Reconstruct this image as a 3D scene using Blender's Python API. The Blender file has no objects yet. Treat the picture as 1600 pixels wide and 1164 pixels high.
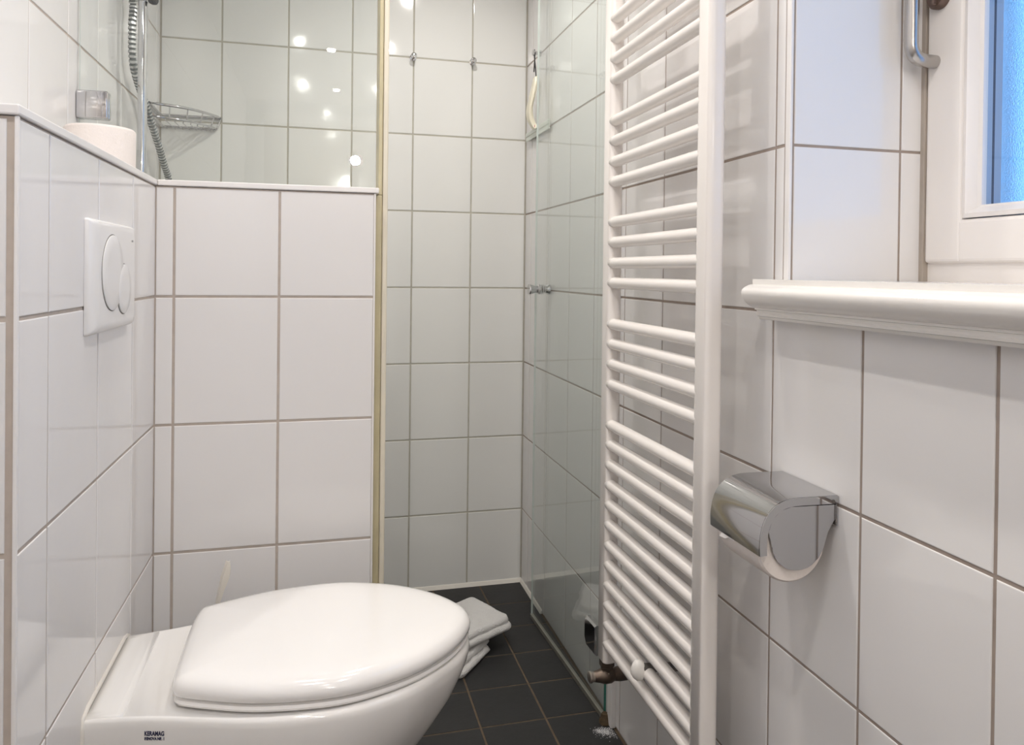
import bpy, bmesh, math, random
from mathutils import Vector, Matrix
random.seed(7)
S = bpy.context.scene
COL = S.collection
pi = math.pi

# ------------------------------------------------------------------ camera
F_PX, YAW, PITCH, ROLL, PCX, PCY, CAM_Z = 1156.35, .2524, -.0082, .0116, 799.4, 433.5, 1.0553
cd = bpy.data.cameras.new('camera')
cam = bpy.data.objects.new('camera', cd)
COL.objects.link(cam)
fw = Vector((math.sin(YAW)*math.cos(PITCH), math.cos(YAW)*math.cos(PITCH), math.sin(PITCH)))
r0 = Vector((math.cos(YAW), -math.sin(YAW), 0))
u0 = r0.cross(fw)
rt = r0*math.cos(ROLL) + u0*math.sin(ROLL)
up = u0*math.cos(ROLL) - r0*math.sin(ROLL)
m = Matrix((rt, up, -fw)).transposed().to_4x4()
m.translation = (0, 0, CAM_Z)
cam.matrix_world = m
cd.sensor_fit = 'HORIZONTAL'
cd.sensor_width = 36.0
cd.lens = F_PX/1600*36
cd.shift_x = (800-PCX)/1600
cd.shift_y = (PCY-582)/1600
cd.clip_start = .01
S.camera = cam

# ------------------------------------------------------------------ world, exposure
w = bpy.data.worlds.new('dusk')
S.world = w
w.use_nodes = True
bg = w.node_tree.nodes['Background']
bg.inputs[0].default_value = (.155, .43, .92, 1)
bg.inputs[1].default_value = 2.3
S.view_settings.view_transform = 'Standard'
S.view_settings.look = 'None'
S.view_settings.exposure = 0.08
S.view_settings.gamma = 1.0
S.view_settings.use_curve_mapping = False
S.cycles.use_denoising = True
S.cycles.sample_clamp_indirect = 6.0
S.cycles.max_bounces = 14
S.cycles.diffuse_bounces = 7
S.cycles.transparent_max_bounces = 24

# ceiling spots: (x, y, watt)
CEIL = 2.145
LAMP_COL = (1.0, .952, .905)
SPOTS = [(.33, 1.85, 4.0, 'above the shower'), (-.11, 1.16, 2.4, 'above the toilet'), (.31, 1.18, 3.0, 'above the towel radiator'),
         (-.11, .32, 3.9, 'in front of the cistern box'), (.33, .32, 2.7, 'beside the window'), (.04, -.49, 2.2, 'behind the viewer'), (.08, -1.32, 2.2, 'next to the entrance door')]
FILL_LAMP_W = 150.0  # power of the added front fill lamp

# ------------------------------------------------------------------ materials
def new_mat(name):
    mt = bpy.data.materials.new(name)
    mt.use_nodes = True
    nt = mt.node_tree
    return mt, nt, nt.nodes['Principled BSDF']

def mat(name, col, rough=.4, metal=0., coat=0., bump=None, var=None, spec=.5, sub=0.):
    """bump=(scale, strength, distance); var=(scale, amount) slight mottling of the base colour"""
    mt, nt, p = new_mat(name)
    p.inputs['Base Color'].default_value = (*col, 1)
    p.inputs['Roughness'].default_value = rough
    p.inputs['Metallic'].default_value = metal
    p.inputs['Coat Weight'].default_value = coat
    p.inputs['Coat Roughness'].default_value = .04
    p.inputs['Specular IOR Level'].default_value = spec
    if bump or var:
        tc = nt.nodes.new('ShaderNodeTexCoord')
    if var:
        n = nt.nodes.new('ShaderNodeTexNoise')
        n.inputs['Scale'].default_value = var[0]
        n.inputs['Detail'].default_value = 4
        nt.links.new(tc.outputs['Object'], n.inputs['Vector'])
        mx = nt.nodes.new('ShaderNodeMix')
        mx.data_type = 'RGBA'
        a = var[1]
        mx.inputs['A'].default_value = (*[max(0, c*(1-a)) for c in col], 1)
        mx.inputs['B'].default_value = (*[min(1, c*(1+a)) for c in col], 1)
        nt.links.new(n.outputs['Fac'], mx.inputs['Factor'])
        nt.links.new(mx.outputs['Result'], p.inputs['Base Color'])
    if bump:
        n = nt.nodes.new('ShaderNodeTexNoise')
        n.inputs['Scale'].default_value = bump[0]
        n.inputs['Detail'].default_value = 3
        nt.links.new(tc.outputs['Object'], n.inputs['Vector'])
        b = nt.nodes.new('ShaderNodeBump')
        b.inputs['Strength'].default_value = bump[1]
        b.inputs['Distance'].default_value = bump[2]
        nt.links.new(n.outputs['Fac'], b.inputs['Height'])
        nt.links.new(b.outputs['Normal'], p.inputs['Normal'])
    return mt

def glass_mat(name, tint, rough=0.0):
    """thin clear sheet: Fresnel mix of a tinted straight-through path and a mirror, the same on both faces"""
    mt = bpy.data.materials.new(name)
    mt.use_nodes = True
    nt = mt.node_tree
    nt.nodes.clear()
    out = nt.nodes.new('ShaderNodeOutputMaterial')
    tr = nt.nodes.new('ShaderNodeBsdfTransparent')
    tr.inputs[0].default_value = (*tint, 1)
    gl = nt.nodes.new('ShaderNodeBsdfGlossy')
    gl.inputs['Roughness'].default_value = rough
    ge = nt.nodes.new('ShaderNodeNewGeometry')
    mr = nt.nodes.new('ShaderNodeMapRange')
    mr.inputs['To Min'].default_value = 1.5
    mr.inputs['To Max'].default_value = 1/1.5
    nt.links.new(ge.outputs['Backfacing'], mr.inputs['Value'])
    fr = nt.nodes.new('ShaderNodeFresnel')
    nt.links.new(mr.outputs[0], fr.inputs['IOR'])
    mx = nt.nodes.new('ShaderNodeMixShader')
    nt.links.new(fr.outputs[0], mx.inputs[0])
    nt.links.new(tr.outputs[0], mx.inputs[1])
    nt.links.new(gl.outputs[0], mx.inputs[2])
    nt.links.new(mx.outputs[0], out.inputs[0])
    return mt

def emit_mat(name, col, strength):
    mt, nt, p = new_mat(name)
    p.inputs['Base Color'].default_value = (0, 0, 0, 1)
    p.inputs['Emission Color'].default_value = (*col, 1)
    p.inputs['Emission Strength'].default_value = strength
    return mt

M = {}
M['tile'] = mat('glazed_white_tile', (.785, .772, .765), .07, bump=(9, .035, .01), spec=.5)
M['tile_old'] = mat('glazed_shower_tile', (.785, .79, .77), .07, bump=(9, .035, .01), spec=.5)
M['grout'] = mat('grey_grout', (.48, .42, .37), .9, var=(60, .15))
M['grout_dark'] = mat('dark_grey_grout', (.35, .29, .25), .9, var=(60, .15))
M['grout_old'] = mat('shower_grout', (.47, .45, .39), .9, var=(40, .2))
M['slate'] = mat('dark_slate_tile', (.0165, .0165, .017), .5, bump=(70, .25, .002), var=(14, .25))
M['floor_grout'] = mat('brown_floor_grout', (.12, .088, .058), .9, var=(50, .4))
M['plaster'] = mat('white_plaster', (.74, .73, .72), .8, bump=(120, .1, .002))
M['pvc'] = mat('white_plastic_trim', (.82, .80, .785), .3)
M['sealant'] = mat('white_sealant', (.75, .72, .66), .4)
M['sealgrey'] = mat('grey_sealant', (.40, .35, .30), .6, var=(30, .15))
M['chrome'] = mat('chrome', (.66, .66, .67), .06, metal=1)
M['holderchrome'] = mat('holder_chrome', (.52, .52, .53), .07, metal=1)
M['steel'] = mat('brushed_steel', (.50, .48, .46), .26, metal=1)
M['bronze'] = mat('bronze_lock', (.17, .12, .10), .4, metal=.6)
M['ceramic'] = mat('white_ceramic', (.86, .845, .82), .06, coat=.5)
M['seatplastic'] = mat('white_seat_plastic', (.90, .885, .865), .13, coat=.3)
M['plate'] = mat('white_flush_plastic', (.83, .82, .81), .22)
M['gap'] = mat('dark_gap', (.12, .11, .10), .8)
M['enamel'] = mat('white_radiator_enamel', (.84, .80, .765), .22, coat=.2)
M['brass'] = mat('worn_nickel_valve', (.13, .10, .08), .4, metal=.85, var=(60, .5))
M['capmetal'] = mat('nickel_cap', (.62, .56, .50), .3, metal=1)
M['paint'] = mat('white_window_paint', (.83, .795, .765), .3)
M['sillpaint'] = mat('white_gloss_sill_paint', (.86, .835, .80), .18, coat=.2)
M['clear'] = glass_mat('clear_glass', (.984, .998, .992))
M['doorglass'] = glass_mat('greenish_door_glass', (.977, .993, .986))
M['winglass'] = glass_mat('window_glass', (.97, .985, .99))
M['glassedge'] = mat('green_glass_edge', (.05, .20, .16), .15)
M['screenedge'] = mat('pale_glass_edge', (.60, .66, .63), .15)
M['olive'] = mat('yellowed_seal_plastic', (.56, .50, .32), .35, var=(20, .2))
M['cream'] = mat('aged_seal_plastic', (.76, .71, .59), .4, var=(20, .1))
M['paper'] = mat('toilet_paper', (.80, .74, .70), .95, bump=(160, .4, .002))
M['paper_white'] = mat('white_paper', (.9, .87, .85), .95)
M['card'] = mat('cardboard', (.42, .33, .25), .9)
M['terry'] = mat('white_terry', (.88, .865, .85), .95, bump=(380, 1.0, .006))
M['brushplastic'] = mat('cream_brush_plastic', (.82, .78, .70), .3)
M['whiteplastic'] = mat('white_plastic', (.83, .81, .77), .3)
M['squeegee'] = mat('ivory_plastic', (.76, .72, .58), .35)
M['rubber'] = mat('clear_rubber', (.62, .66, .60), .3)
M['red'] = mat('red_print', (.55, .10, .09), .5)
M['black'] = mat('black_cord', (.02, .02, .022), .6)
M['ink'] = mat('dark_blue_print', (.012, .014, .06), .5)
M['greyprint'] = mat('grey_print', (.35, .35, .36), .5)
M['rust'] = mat('rusty_corner', (.07, .045, .02), .7, var=(90, .7), bump=(120, .6, .003))
M['scum'] = mat('soap_residue', (.55, .55, .55), .9)
M['bumper'] = mat('profile_metal', (.40, .39, .34), .3, metal=.7, var=(25, .3))
M['lens'] = emit_mat('lamp_lens', (1, .9, .78), 60)
M['wood'] = mat('door_paint', (.36, .31, .26), .4)

def frosted():
    mt, nt, p = new_mat('frosted_window_glass')
    p.inputs['Base Color'].default_value = (.95, .97, 1, 1)
    p.inputs['Transmission Weight'].default_value = 1
    p.inputs['Roughness'].default_value = .28
    p.inputs['IOR'].default_value = 1.3
    tc = nt.nodes.new('ShaderNodeTexCoord')
    n = nt.nodes.new('ShaderNodeTexNoise')
    n.inputs['Scale'].default_value = 420
    nt.links.new(tc.outputs['Object'], n.inputs['Vector'])
    b = nt.nodes.new('ShaderNodeBump')
    b.inputs['Strength'].default_value = .35
    b.inputs['Distance'].default_value = .002
    nt.links.new(n.outputs['Fac'], b.inputs['Height'])
    nt.links.new(b.outputs['Normal'], p.inputs['Normal'])
    return mt
M['frosted'] = frosted()

# ------------------------------------------------------------------ mesh helpers
def obj(name, bm, mt, parent=None, smooth=False, recalc=True):
    if isinstance(bm, bmesh.types.BMesh):
        if recalc:
            bmesh.ops.recalc_face_normals(bm, faces=bm.faces)
        me = bpy.data.meshes.new(name)
        bm.to_mesh(me)
        bm.free()
    else:
        me = bm
    if smooth:
        me.shade_smooth()
        if smooth != 'all':
            me.set_sharp_from_angle(angle=math.radians(smooth if smooth is not True else 35))
    if not me.materials:
        for x in (mt if isinstance(mt, (list, tuple)) else [mt]):
            me.materials.append(x)
    o = bpy.data.objects.new(name, me)
    COL.objects.link(o)
    if parent:
        o.parent = parent
    return o

def thing(name, label, cat, loc=(0, 0, 0), group=None):
    o = bpy.data.objects.new(name, None)
    COL.objects.link(o)
    o.empty_display_size = .05
    o['label'] = label
    o['category'] = cat
    if group:
        o['group'] = group
    o.location = loc
    return o

def tag(o, label, cat, group=None, kind=None):
    o['label'] = label
    o['category'] = cat
    if group:
        o['group'] = group
    if kind:
        o['kind'] = kind
    return o

def place(o, root):
    """geometry was made in world coordinates: bring it under a root that sits at its base"""
    o.parent = root
    o.location = -Vector(root.location)
    return o

def struct(o):
    o['kind'] = 'structure'
    return o

def box(bm, x0, x1, y0, y1, z0, z1, bev=0., seg=2):
    vs = [bm.verts.new((x, y, z)) for z in (z0, z1) for y in (y0, y1) for x in (x0, x1)]
    fs = [bm.faces.new([vs[i] for i in q]) for q in ((0, 2, 3, 1), (4, 5, 7, 6), (0, 1, 5, 4), (2, 6, 7, 3), (0, 4, 6, 2), (1, 3, 7, 5))]
    if bev:
        es = list({e for f in fs for e in f.edges})
        bmesh.ops.bevel(bm, geom=es, offset=bev, segments=seg, profile=.5, affect='EDGES')

def frame_at(d):
    d = d.normalized()
    a = Vector((0, 0, 1)) if abs(d.z) < .9 else Vector((1, 0, 0))
    s = d.cross(a).normalized()
    return s, d.cross(s).normalized()

def tube(bm, pts, r, seg=16, caps=True, closed=False, radii=None):
    pts = [Vector(p) for p in pts]
    n = len(pts)
    rings = []
    s = None
    for i, p in enumerate(pts):
        if closed:
            d = pts[(i+1) % n]-pts[i-1]
        else:
            d = pts[min(i+1, n-1)]-pts[max(i-1, 0)]
        d.normalize()
        if s is None:
            s, t = frame_at(d)
        else:
            s = (s-d*s.dot(d)).normalized()
            t = d.cross(s)
        rr = radii[i] if radii else r
        rings.append([bm.verts.new(p+(s*math.cos(a)+t*math.sin(a))*rr) for a in [2*pi*k/seg for k in range(seg)]])
    for i in range(n if closed else n-1):
        a, b = rings[i], rings[(i+1) % n]
        for k in range(seg):
            bm.faces.new((a[k], a[(k+1) % seg], b[(k+1) % seg], b[k]))
    if caps and not closed:
        bm.faces.new(rings[0])
        bm.faces.new(rings[-1])

def lathe(bm, base, axis, prof, seg=32):
    """prof: list of (distance along axis, radius)"""
    base, axis = Vector(base), Vector(axis).normalized()
    s, t = frame_at(axis)
    rings = []
    for h, r in prof:
        if r < 1e-6:
            rings.append([bm.verts.new(base+axis*h)])
        else:
            rings.append([bm.verts.new(base+axis*h+(s*math.cos(2*pi*k/seg)+t*math.sin(2*pi*k/seg))*r) for k in range(seg)])
    for a, b in zip(rings, rings[1:]):
        for k in range(seg):
            k2 = (k+1) % seg
            if len(a) == 1:
                bm.faces.new((a[0], b[k2], b[k]))
            elif len(b) == 1:
                bm.faces.new((a[k], a[k2], b[0]))
            else:
                bm.faces.new((a[k], a[k2], b[k2], b[k]))
    for r in (rings[0], rings[-1]):
        if len(r) > 1:
            bm.faces.new(r)

def prism(bm, poly, axis, a, b):
    """poly in the two other axes (in xyz order), extruded along axis from a to b"""
    def P(p, v):
        q = list(p)
        q.insert('xyz'.index(axis), v)
        return q
    A = [bm.verts.new(P(p, a)) for p in poly]
    B = [bm.verts.new(P(p, b)) for p in poly]
    n = len(poly)
    for i in range(n):
        bm.faces.new((A[i], A[(i+1) % n], B[(i+1) % n], B[i]))
    bm.faces.new(A)
    bm.faces.new(B)

def loft(bm, rings, cap0=True, cap1=True):
    R = [[bm.verts.new(p) for p in r] for r in rings]
    n = len(R[0])
    for a, b in zip(R, R[1:]):
        for k in range(n):
            bm.faces.new((a[k], a[(k+1) % n], b[(k+1) % n], b[k]))
    if cap0:
        bm.faces.new(R[0])
    if cap1:
        bm.faces.new(R[-1])

def catmull(pts, n):
    out = []
    P = [pts[0]]+list(pts)+[pts[-1]]
    segs = len(pts)-1
    for i in range(n+1):
        t = i/n*segs
        k = min(int(t), segs-1)
        f = t-k
        p = P[k:k+4]
        out.append(tuple(.5*((2*b)+(-a+c)*f+(2*a-5*b+4*c-d)*f*f+(-a+3*b-3*c+d)*f**3) for a, b, c, d in zip(*p)))
    return out

def arc(cx, cy, r, a0, a1, n):
    return [(cx+r*math.cos(math.radians(a0+(a1-a0)*i/n)), cy+r*math.sin(math.radians(a0+(a1-a0)*i/n))) for i in range(n+1)]

# ------------------------------------------------------------------ tiles
TCACHE = {}
def tile_mesh(a, b, t, bev, mt):
    key = (round(a, 4), round(b, 4), round(t, 4), bev, mt.name)
    if key in TCACHE:
        return TCACHE[key]
    bm = bmesh.new()
    prof = [(0, 0), (0, t-bev*.6), (bev*.35, t-bev*.15), (bev, t)]
    rings = []
    for ins, h in prof:
        x, y = a/2-ins, b/2-ins
        rings.append([bm.verts.new(p) for p in ((-x, -y, h), (x, -y, h), (x, y, h), (-x, y, h))])
    for p, q in zip(rings, rings[1:]):
        for k in range(4):
            bm.faces.new((p[k], p[(k+1) % 4], q[(k+1) % 4], q[k]))
    bm.faces.new(rings[-1])
    me = bpy.data.meshes.new('tile')
    bm.to_mesh(me)
    bm.free()
    me.materials.append(mt)
    TCACHE[key] = me
    return me

def lay(parent, origin, ux, uy, cols, rows, mt, joint=.0045, t=.008, proud=.0022, bev=.0016, tilt=.0016, skip=None):
    """cols/rows: joint positions along ux/uy measured from origin; the finished tile faces lie in the plane through origin"""
    ux, uy = Vector(ux), Vector(uy)
    nz = ux.cross(uy)
    for i in range(len(cols)-1):
        for j in range(len(rows)-1):
            if skip and skip(i, j):
                continue
            a, b = cols[i+1]-cols[i]-joint, rows[j+1]-rows[j]-joint
            if a < .004 or b < .004:
                continue
            me = tile_mesh(a, b, t, bev, mt)
            o = bpy.data.objects.new('tile', me)
            COL.objects.link(o)
            c = Vector(origin)+ux*(cols[i]+cols[i+1])/2+uy*(rows[j]+rows[j+1])/2-nz*t
            R = Matrix((ux, uy, nz)).transposed()
            rx, ry = random.uniform(-tilt, tilt), random.uniform(-tilt, tilt)
            R = R @ Matrix.Rotation(rx, 3, 'X') @ Matrix.Rotation(ry, 3, 'Y')
            mm = R.to_4x4()
            mm.translation = c
            o.matrix_world = mm
            o.parent = parent

# ------------------------------------------------------------------ the room
XK, XL, XR = -.473, -.310, .6705        # upper left wall, cistern box face, right wall
YF, YP, YB = .885, 1.556, 2.424         # front end of cistern box, partition face, shower back wall
YN = -1.75                              # wall behind the camera
XPE = .1115                             # free end of the partition
LEDGE = 1.2250
ZG = .2486                              # first bed joint above the floor
G = .0014                               # grout lies this far behind the tile faces
ROWS = [0.002]+[ZG+.25*k for k in range(8)]+[CEIL-.001]

# floor
bm = bmesh.new()
box(bm, XK-.1, XR+.1, YN-.1, YB+.1, -.08, -.0015)
floor = struct(obj('floor', bm, M['floor_grout']))
fx = sorted([.525-.157*k for k in range(0, 7)]+[XR-.002])
fx = [XK+.002]+[x for x in fx if x > XK+.03]
fy = [2.423-.152*k for k in range(0, 15)][::-1]
lay(floor, (0, 0, 0), (1, 0, 0), (0, 1, 0), fx, fy, M['slate'], joint=.005, t=.008, bev=.0012, tilt=.001)

# ceiling
bm = bmesh.new()
box(bm, XK-.1, XR+.1, YN-.1, YB+.1, CEIL, CEIL+.08)
struct(obj('ceiling', bm, M['plaster']))

# wall_back (shower)
bm = bmesh.new()
box(bm, XK-.1, XR+.1, YB+G, YB+.1, 0, CEIL)
wall_back = struct(obj('wall_back', bm, M['grout_old']))
bc = [XK+.001]+[-.2993+.1954*k for k in range(5)]+[XR-.001]
lay(wall_back, (0, YB, 0), (1, 0, 0), (0, 0, 1), bc, ROWS, M['tile_old'], joint=.0048)

# wall_left
bm = bmesh.new()
box(bm, XK-.1, XK-G, YN-.1, YB+.1, 0, CEIL)
wall_left = struct(obj('wall_left', bm, M['grout']))
lc = [1.3945+.1954*k for k in range(-16, 6)]
lc = [c for c in lc if c < YB-.02]+[YB-.001]
lay(wall_left, (XK, 0, 0), (0, 1, 0), (0, 0, 1), lc, ROWS, M['tile'],
    skip=lambda i, j: j < 4 and .8 < lc[i] < 1.6)

# wall_right with the window opening
WY0, WY1, WZ0, WZ1 = -.02, .96, 1.030, 2.02
bm = bmesh.new()
box(bm, XR+G, XR+.42, WY1+G, YB+.1, 0, CEIL)
box(bm, XR+G, XR+.42, YN-.1, WY0, 0, CEIL)
box(bm, XR+G, XR+.42, WY0, WY1+G, 0, WZ0)
box(bm, XR+G, XR+.42, WY0, WY1+G, WZ1, CEIL)
wall_right = struct(obj('wall_right', bm, M['grout_dark']))
rc = [.607-.195*k for k in range(12, 0, -1)]+[.607, .802, .9956, 1.186, 1.3745, 1.5675, 1.764, 1.960, 2.155, 2.352, YB-.001]
def lay_right(cols, rows):
    neg = [-c for c in cols][::-1]
    lay(wall_right, (XR, 0, 0), (0, -1, 0), (0, 0, 1), neg, rows, M['tile'])
lay_right([c for c in rc if c < .999], [.002, .2486, .4986, .7486, 1.030])
lay_right([c for c in rc if c > .99], ROWS)
lay_right([c for c in rc if c < -.3]+[WY0-.001], [1.030]+[r for r in ROWS if r > 1.1])
lay_right([.972, .9956], [1.030]+[r for r in ROWS if r > 1.1])
# tiled window reveal
lay(wall_right, (0, WY1, 0), (1, 0, 0), (0, 0, 1), [XR+.006, .8665, .9075], [1.030, 1.2475, 1.4975, 1.7475, WZ1], M['tile'], joint=.004)

# wall behind the camera, with a painted door
bm = bmesh.new()
box(bm, XK-.1, XR+.1, YN-.1, YN, 0, CEIL)
struct(obj('wall_front', bm, M['plaster']))
d1 = bpy.data.objects.new('door_1', None)
COL.objects.link(d1)
struct(d1)
bm = bmesh.new()
box(bm, -.36, .42, YN, YN+.03, .01, 2.0, .003)
obj('door_leaf', bm, M['wood'], d1)
bm = bmesh.new()
tube(bm, [(.36, YN+.03, 1.03), (.36, YN+.075, 1.03), (.26, YN+.075, 1.03)], .009, 12)
obj('door_handle', bm, M['steel'], d1, 40)
for x0, x1, z0, z1 in ((-.43, -.36, 0, 2.07), (.42, .49, 0, 2.07), (-.43, .49, 2.0, 2.07)):
    bm = bmesh.new()
    box(bm, x0, x1, YN, YN+.02, z0, z1, .003)
    obj('door_casing', bm, M['pvc'], d1)

# cistern box and partition
bm = bmesh.new()
box(bm, XK-.02, XL-G, YF+G, YP+.05, 0, LEDGE-.0125)
wall_cistern = struct(obj('wall_cistern', bm, M['grout']))
cc = [.8895, .9811, 1.1808, 1.3812, YP+.0012]
crow = [.002, ZG, ZG+.25, ZG+.5, ZG+.75, LEDGE-.0125]
# face towards +x: ux along +y, uy along +z -> normal = y x z = +x
lay(wall_cistern, (XL, 0, 0), (0, 1, 0), (0, 0, 1), cc, crow, M['tile'])
# end face towards the camera (normal -y): ux = +x, uy = +z -> x cross z = -y
lay(wall_cistern, (0, YF, 0), (1, 0, 0), (0, 0, 1), [XK+.001, XL-.0075], crow, M['tile'], joint=.006)

bm = bmesh.new()
box(bm, XK-.02, XPE-.004, YP+G, YP+.15-G, 0, LEDGE-.0125)
wall_partition = struct(obj('wall_partition', bm, M['grout']))
lay(wall_partition, (0, YP, 0), (1, 0, 0), (0, 0, 1), [XL-.0012, -.2764, -.0810, XPE-.004], crow, M['tile'], joint=.005)

# shower side of the partition (normal +y)
lay(wall_partition, (0, YP+.15, 0), (-1, 0, 0), (0, 0, 1), [-XPE+.004, .1039, .2993, -XK], crow, M['tile_old'], joint=.005)

# ------------------------------------------------------------------ trims of the setting
TN = [0]
def trim(bm, mt, smooth=False):
    TN[0] += 1
    return struct(obj('trim_%d' % TN[0], bm, mt, None, smooth))

bm = bmesh.new()                                   # ledge cap on the cistern box
box(bm, XK-.001, XL+.003, YF-.004, YP+.004, LEDGE-.0115, LEDGE, .002)
trim(bm, M['pvc'])
bm = bmesh.new()                                   # cap on the partition
box(bm, XL+.0035, XPE+.004, YP-.003, YP+.153, LEDGE-.0115, LEDGE, .002)
box(bm, XK-.001, XL+.003, YP+.0045, YP+.153, LEDGE-.0115, LEDGE, .002)
trim(bm, M['pvc'])
bm = bmesh.new()                                   # corner strip of the cistern box
box(bm, XL-.0030, XL+.0012, YF-.001, YF+.004, 0, LEDGE-.0120, .0012)
trim(bm, M['pvc'])
bm = bmesh.new()                                   # edge strip at the free end of the partition
box(bm, XPE-.006, XPE-.0022, YP-.0008, YP+.15, 0, LEDGE-.0120, .001)
trim(bm, M['pvc'])
bm = bmesh.new()                                   # corner strip of the window reveal
box(bm, XR-.0012, XR+.004, WY1-.0012, WY1+.010, 1.030, WZ1, .0012)
trim(bm, M['pvc'])
bm = bmesh.new()                                   # sealant along the foot of the shower walls
prism(bm, [(YB+.001, .013), (YB-.0035, .011), (YB-.009, .0005), (YB+.001, .0005)], 'x', XPE, XR)
trim(bm, M['sealant'])
bm = bmesh.new()
prism(bm, [(XR+.001, .014), (XR-.003, .010), (XR-.007, .0005), (XR+.001, .0005)], 'y', 2.175, YB-.009)
trim(bm, M['sealant'])
bm = bmesh.new()                                   # white wall profile behind the shower door's hinge side
box(bm, XR-.012, XR+.0005, 1.588, 1.612, 0, 2.02, .002)
trim(bm, M['pvc'])

# ------------------------------------------------------------------ window
win = bpy.data.objects.new('window_1', None)
COL.objects.link(win)
struct(win)
XW = .905
def fbox(name, mt, parent, *a, bev=.003):
    bm = bmesh.new()
    box(bm, *a, bev)
    return obj(name, bm, mt, parent)
# fixed frame
fbox('frame', M['paint'], win, XW+.008, XW+.10, WY1-.055, WY1+.001, 1.0782, WZ1-.0502)
fbox('frame', M['paint'], win, XW+.008, XW+.10, WY0, WY0+.055, 1.0782, WZ1-.0502)
fbox('frame', M['paint'], win, XW+.008, XW+.10, WY0, WY1, 1.040, 1.0780)
fbox('frame', M['paint'], win, XW+.008, XW+.10, WY0, WY1, WZ1-.05, WZ1)
bm = bmesh.new()
box(bm, XW-.002, XW+.010, WY1-.0075, WY1+.001, 1.044, WZ1, .001)
obj('sealant_joint', bm, M['sealgrey'], win)
# sash
sash = bpy.data.objects.new('sash', None)
SY0, SY1, SZ0, SZ1 = WY0+.012, .953, 1.0750, WZ1-.02
GY0, GY1, GZ0, GZ1 = SY0+.068, .8843, 1.1395, SZ1-.065   # outside of the glazing beads
bm = bmesh.new()
box(bm, XW, XW+.06, GY1, SY1, SZ0, SZ1, .006, 3)
stile = obj('sash_stile', bm, M['paint'], win)
bm = bmesh.new()
box(bm, XW, XW+.06, SY0, GY0, SZ0, SZ1, .006, 3)
obj('sash_stile', bm, M['paint'], win)
bm = bmesh.new()
box(bm, XW+.0002, XW+.0598, GY0-.008, GY1+.008, SZ0+.0002, GZ0, .006, 3)
obj('sash_rail', bm, M['paint'], win)
bm = bmesh.new()
box(bm, XW+.0002, XW+.0598, GY0-.008, GY1+.008, GZ1, SZ1-.0002, .006, 3)
obj('sash_rail', bm, M['paint'], win)
# glazing beads: sloped towards the pane, mitred corners
BW = .0196
def bead(p0, p1, inw):
    """p0,p1: outer corners (y,z); inw: inward unit (y,z)"""
    bm = bmesh.new()
    prof = [(0.0012, .030), (0.0012, .0008), (.0075, -.0012), (BW-.004, .0125), (BW, .0160), (BW, .030)]
    d = Vector((p1[0]-p0[0], p1[1]-p0[1])).normalized()
    A, B = [], []
    for o_, x_ in prof:
        A.append(bm.verts.new((XW+x_, p0[0]+inw[0]*o_+d.x*o_, p0[1]+inw[1]*o_+d.y*o_)))
        B.append(bm.verts.new((XW+x_, p1[0]+inw[0]*o_-d.x*o_, p1[1]+inw[1]*o_-d.y*o_)))
    n = len(prof)
    for i in range(n):
        bm.faces.new((A[i], A[(i+1) % n], B[(i+1) % n], B[i]))
    bm.faces.new(A)
    bm.faces.new(B)
    obj('glazing_bead', bm, M['paint'], win)
bead((GY1, GZ0), (GY1, GZ1), (-1, 0))
bead((GY0, GZ0), (GY0, GZ1), (1, 0))
bead((GY0, GZ0), (GY1, GZ0), (0, 1))
bead((GY0, GZ1), (GY1, GZ1), (0, -1))
py0, py1, pz0, pz1 = GY0+BW-.006, GY1-BW+.006, GZ0+BW-.006, GZ1-BW+.006
bm = bmesh.new()
box(bm, XW+.0200, XW+.0240, py0, py1, pz0, pz1)
obj('pane', bm, M['winglass'], win)
bm = bmesh.new()
box(bm, XW+.0500, XW+.0530, py0, py1, pz0, pz1)
obj('frosted_pane', bm, M['frosted'], win)
M['spacer'] = mat('glazing_spacer', (.42, .47, .55), .4)
M['seal_dark'] = mat('dark_glazing_seal', (.03, .035, .06), .5)
def spacer(name, x0, x1, mt, d):
    bm = bmesh.new()
    for a in ((py1-d, py1, pz0, pz1), (py0, py0+d, pz0, pz1), (py0+d, py1-d, pz0, pz0+d), (py0+d, py1-d, pz1-d, pz1)):
        box(bm, x0, x1, a[0], a[1], a[2], a[3])
    obj(name, bm, mt, win)
spacer('spacer_bar', XW+.0243, XW+.0330, M['spacer'], .0062)
spacer('dark_seal', XW+.0331, XW+.0372, M['seal_dark'], .0062)
spacer('spacer_bar', XW+.0373, XW+.0498, M['spacer'], .0062)
# bow handle
hy = .934
hx = XW-.046
bm = bmesh.new()
zb = 1.382
path = [(XW+.004, hy+.002, zb)]+[(XW-.022, hy+.001, zb)]
path += [(hx+.022+.022*math.cos(math.radians(a)), hy, zb+.022+.022*math.sin(math.radians(a))) for a in range(270, 179, -15)]
path += [(hx, hy, zb+.14)]
path += [(hx+.022+.022*math.cos(math.radians(a)), hy, zb+.14+.022*math.sin(math.radians(a))) for a in range(180, 89, -15)]
path += [(XW-.022, hy, zb+.162), (XW+.004, hy, zb+.162)]
tube(bm, path, .0102, 20)
obj('handle', bm, M['steel'], win, 60)
bm = bmesh.new()
lathe(bm, (XW+.001, .9265, 1.478), (-1, 0, 0), [(0, .019), (.008, .019), (.013, .016), (.014, .0)], 28)
lk = obj('lock_cover', bm, M['bronze'], win, 40)
bm = bmesh.new()
box(bm, XW-.020, XW-.012, .921, .926, 1.463, 1.490, .002)
obj('lock_key', bm, M['bronze'], lk)

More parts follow.
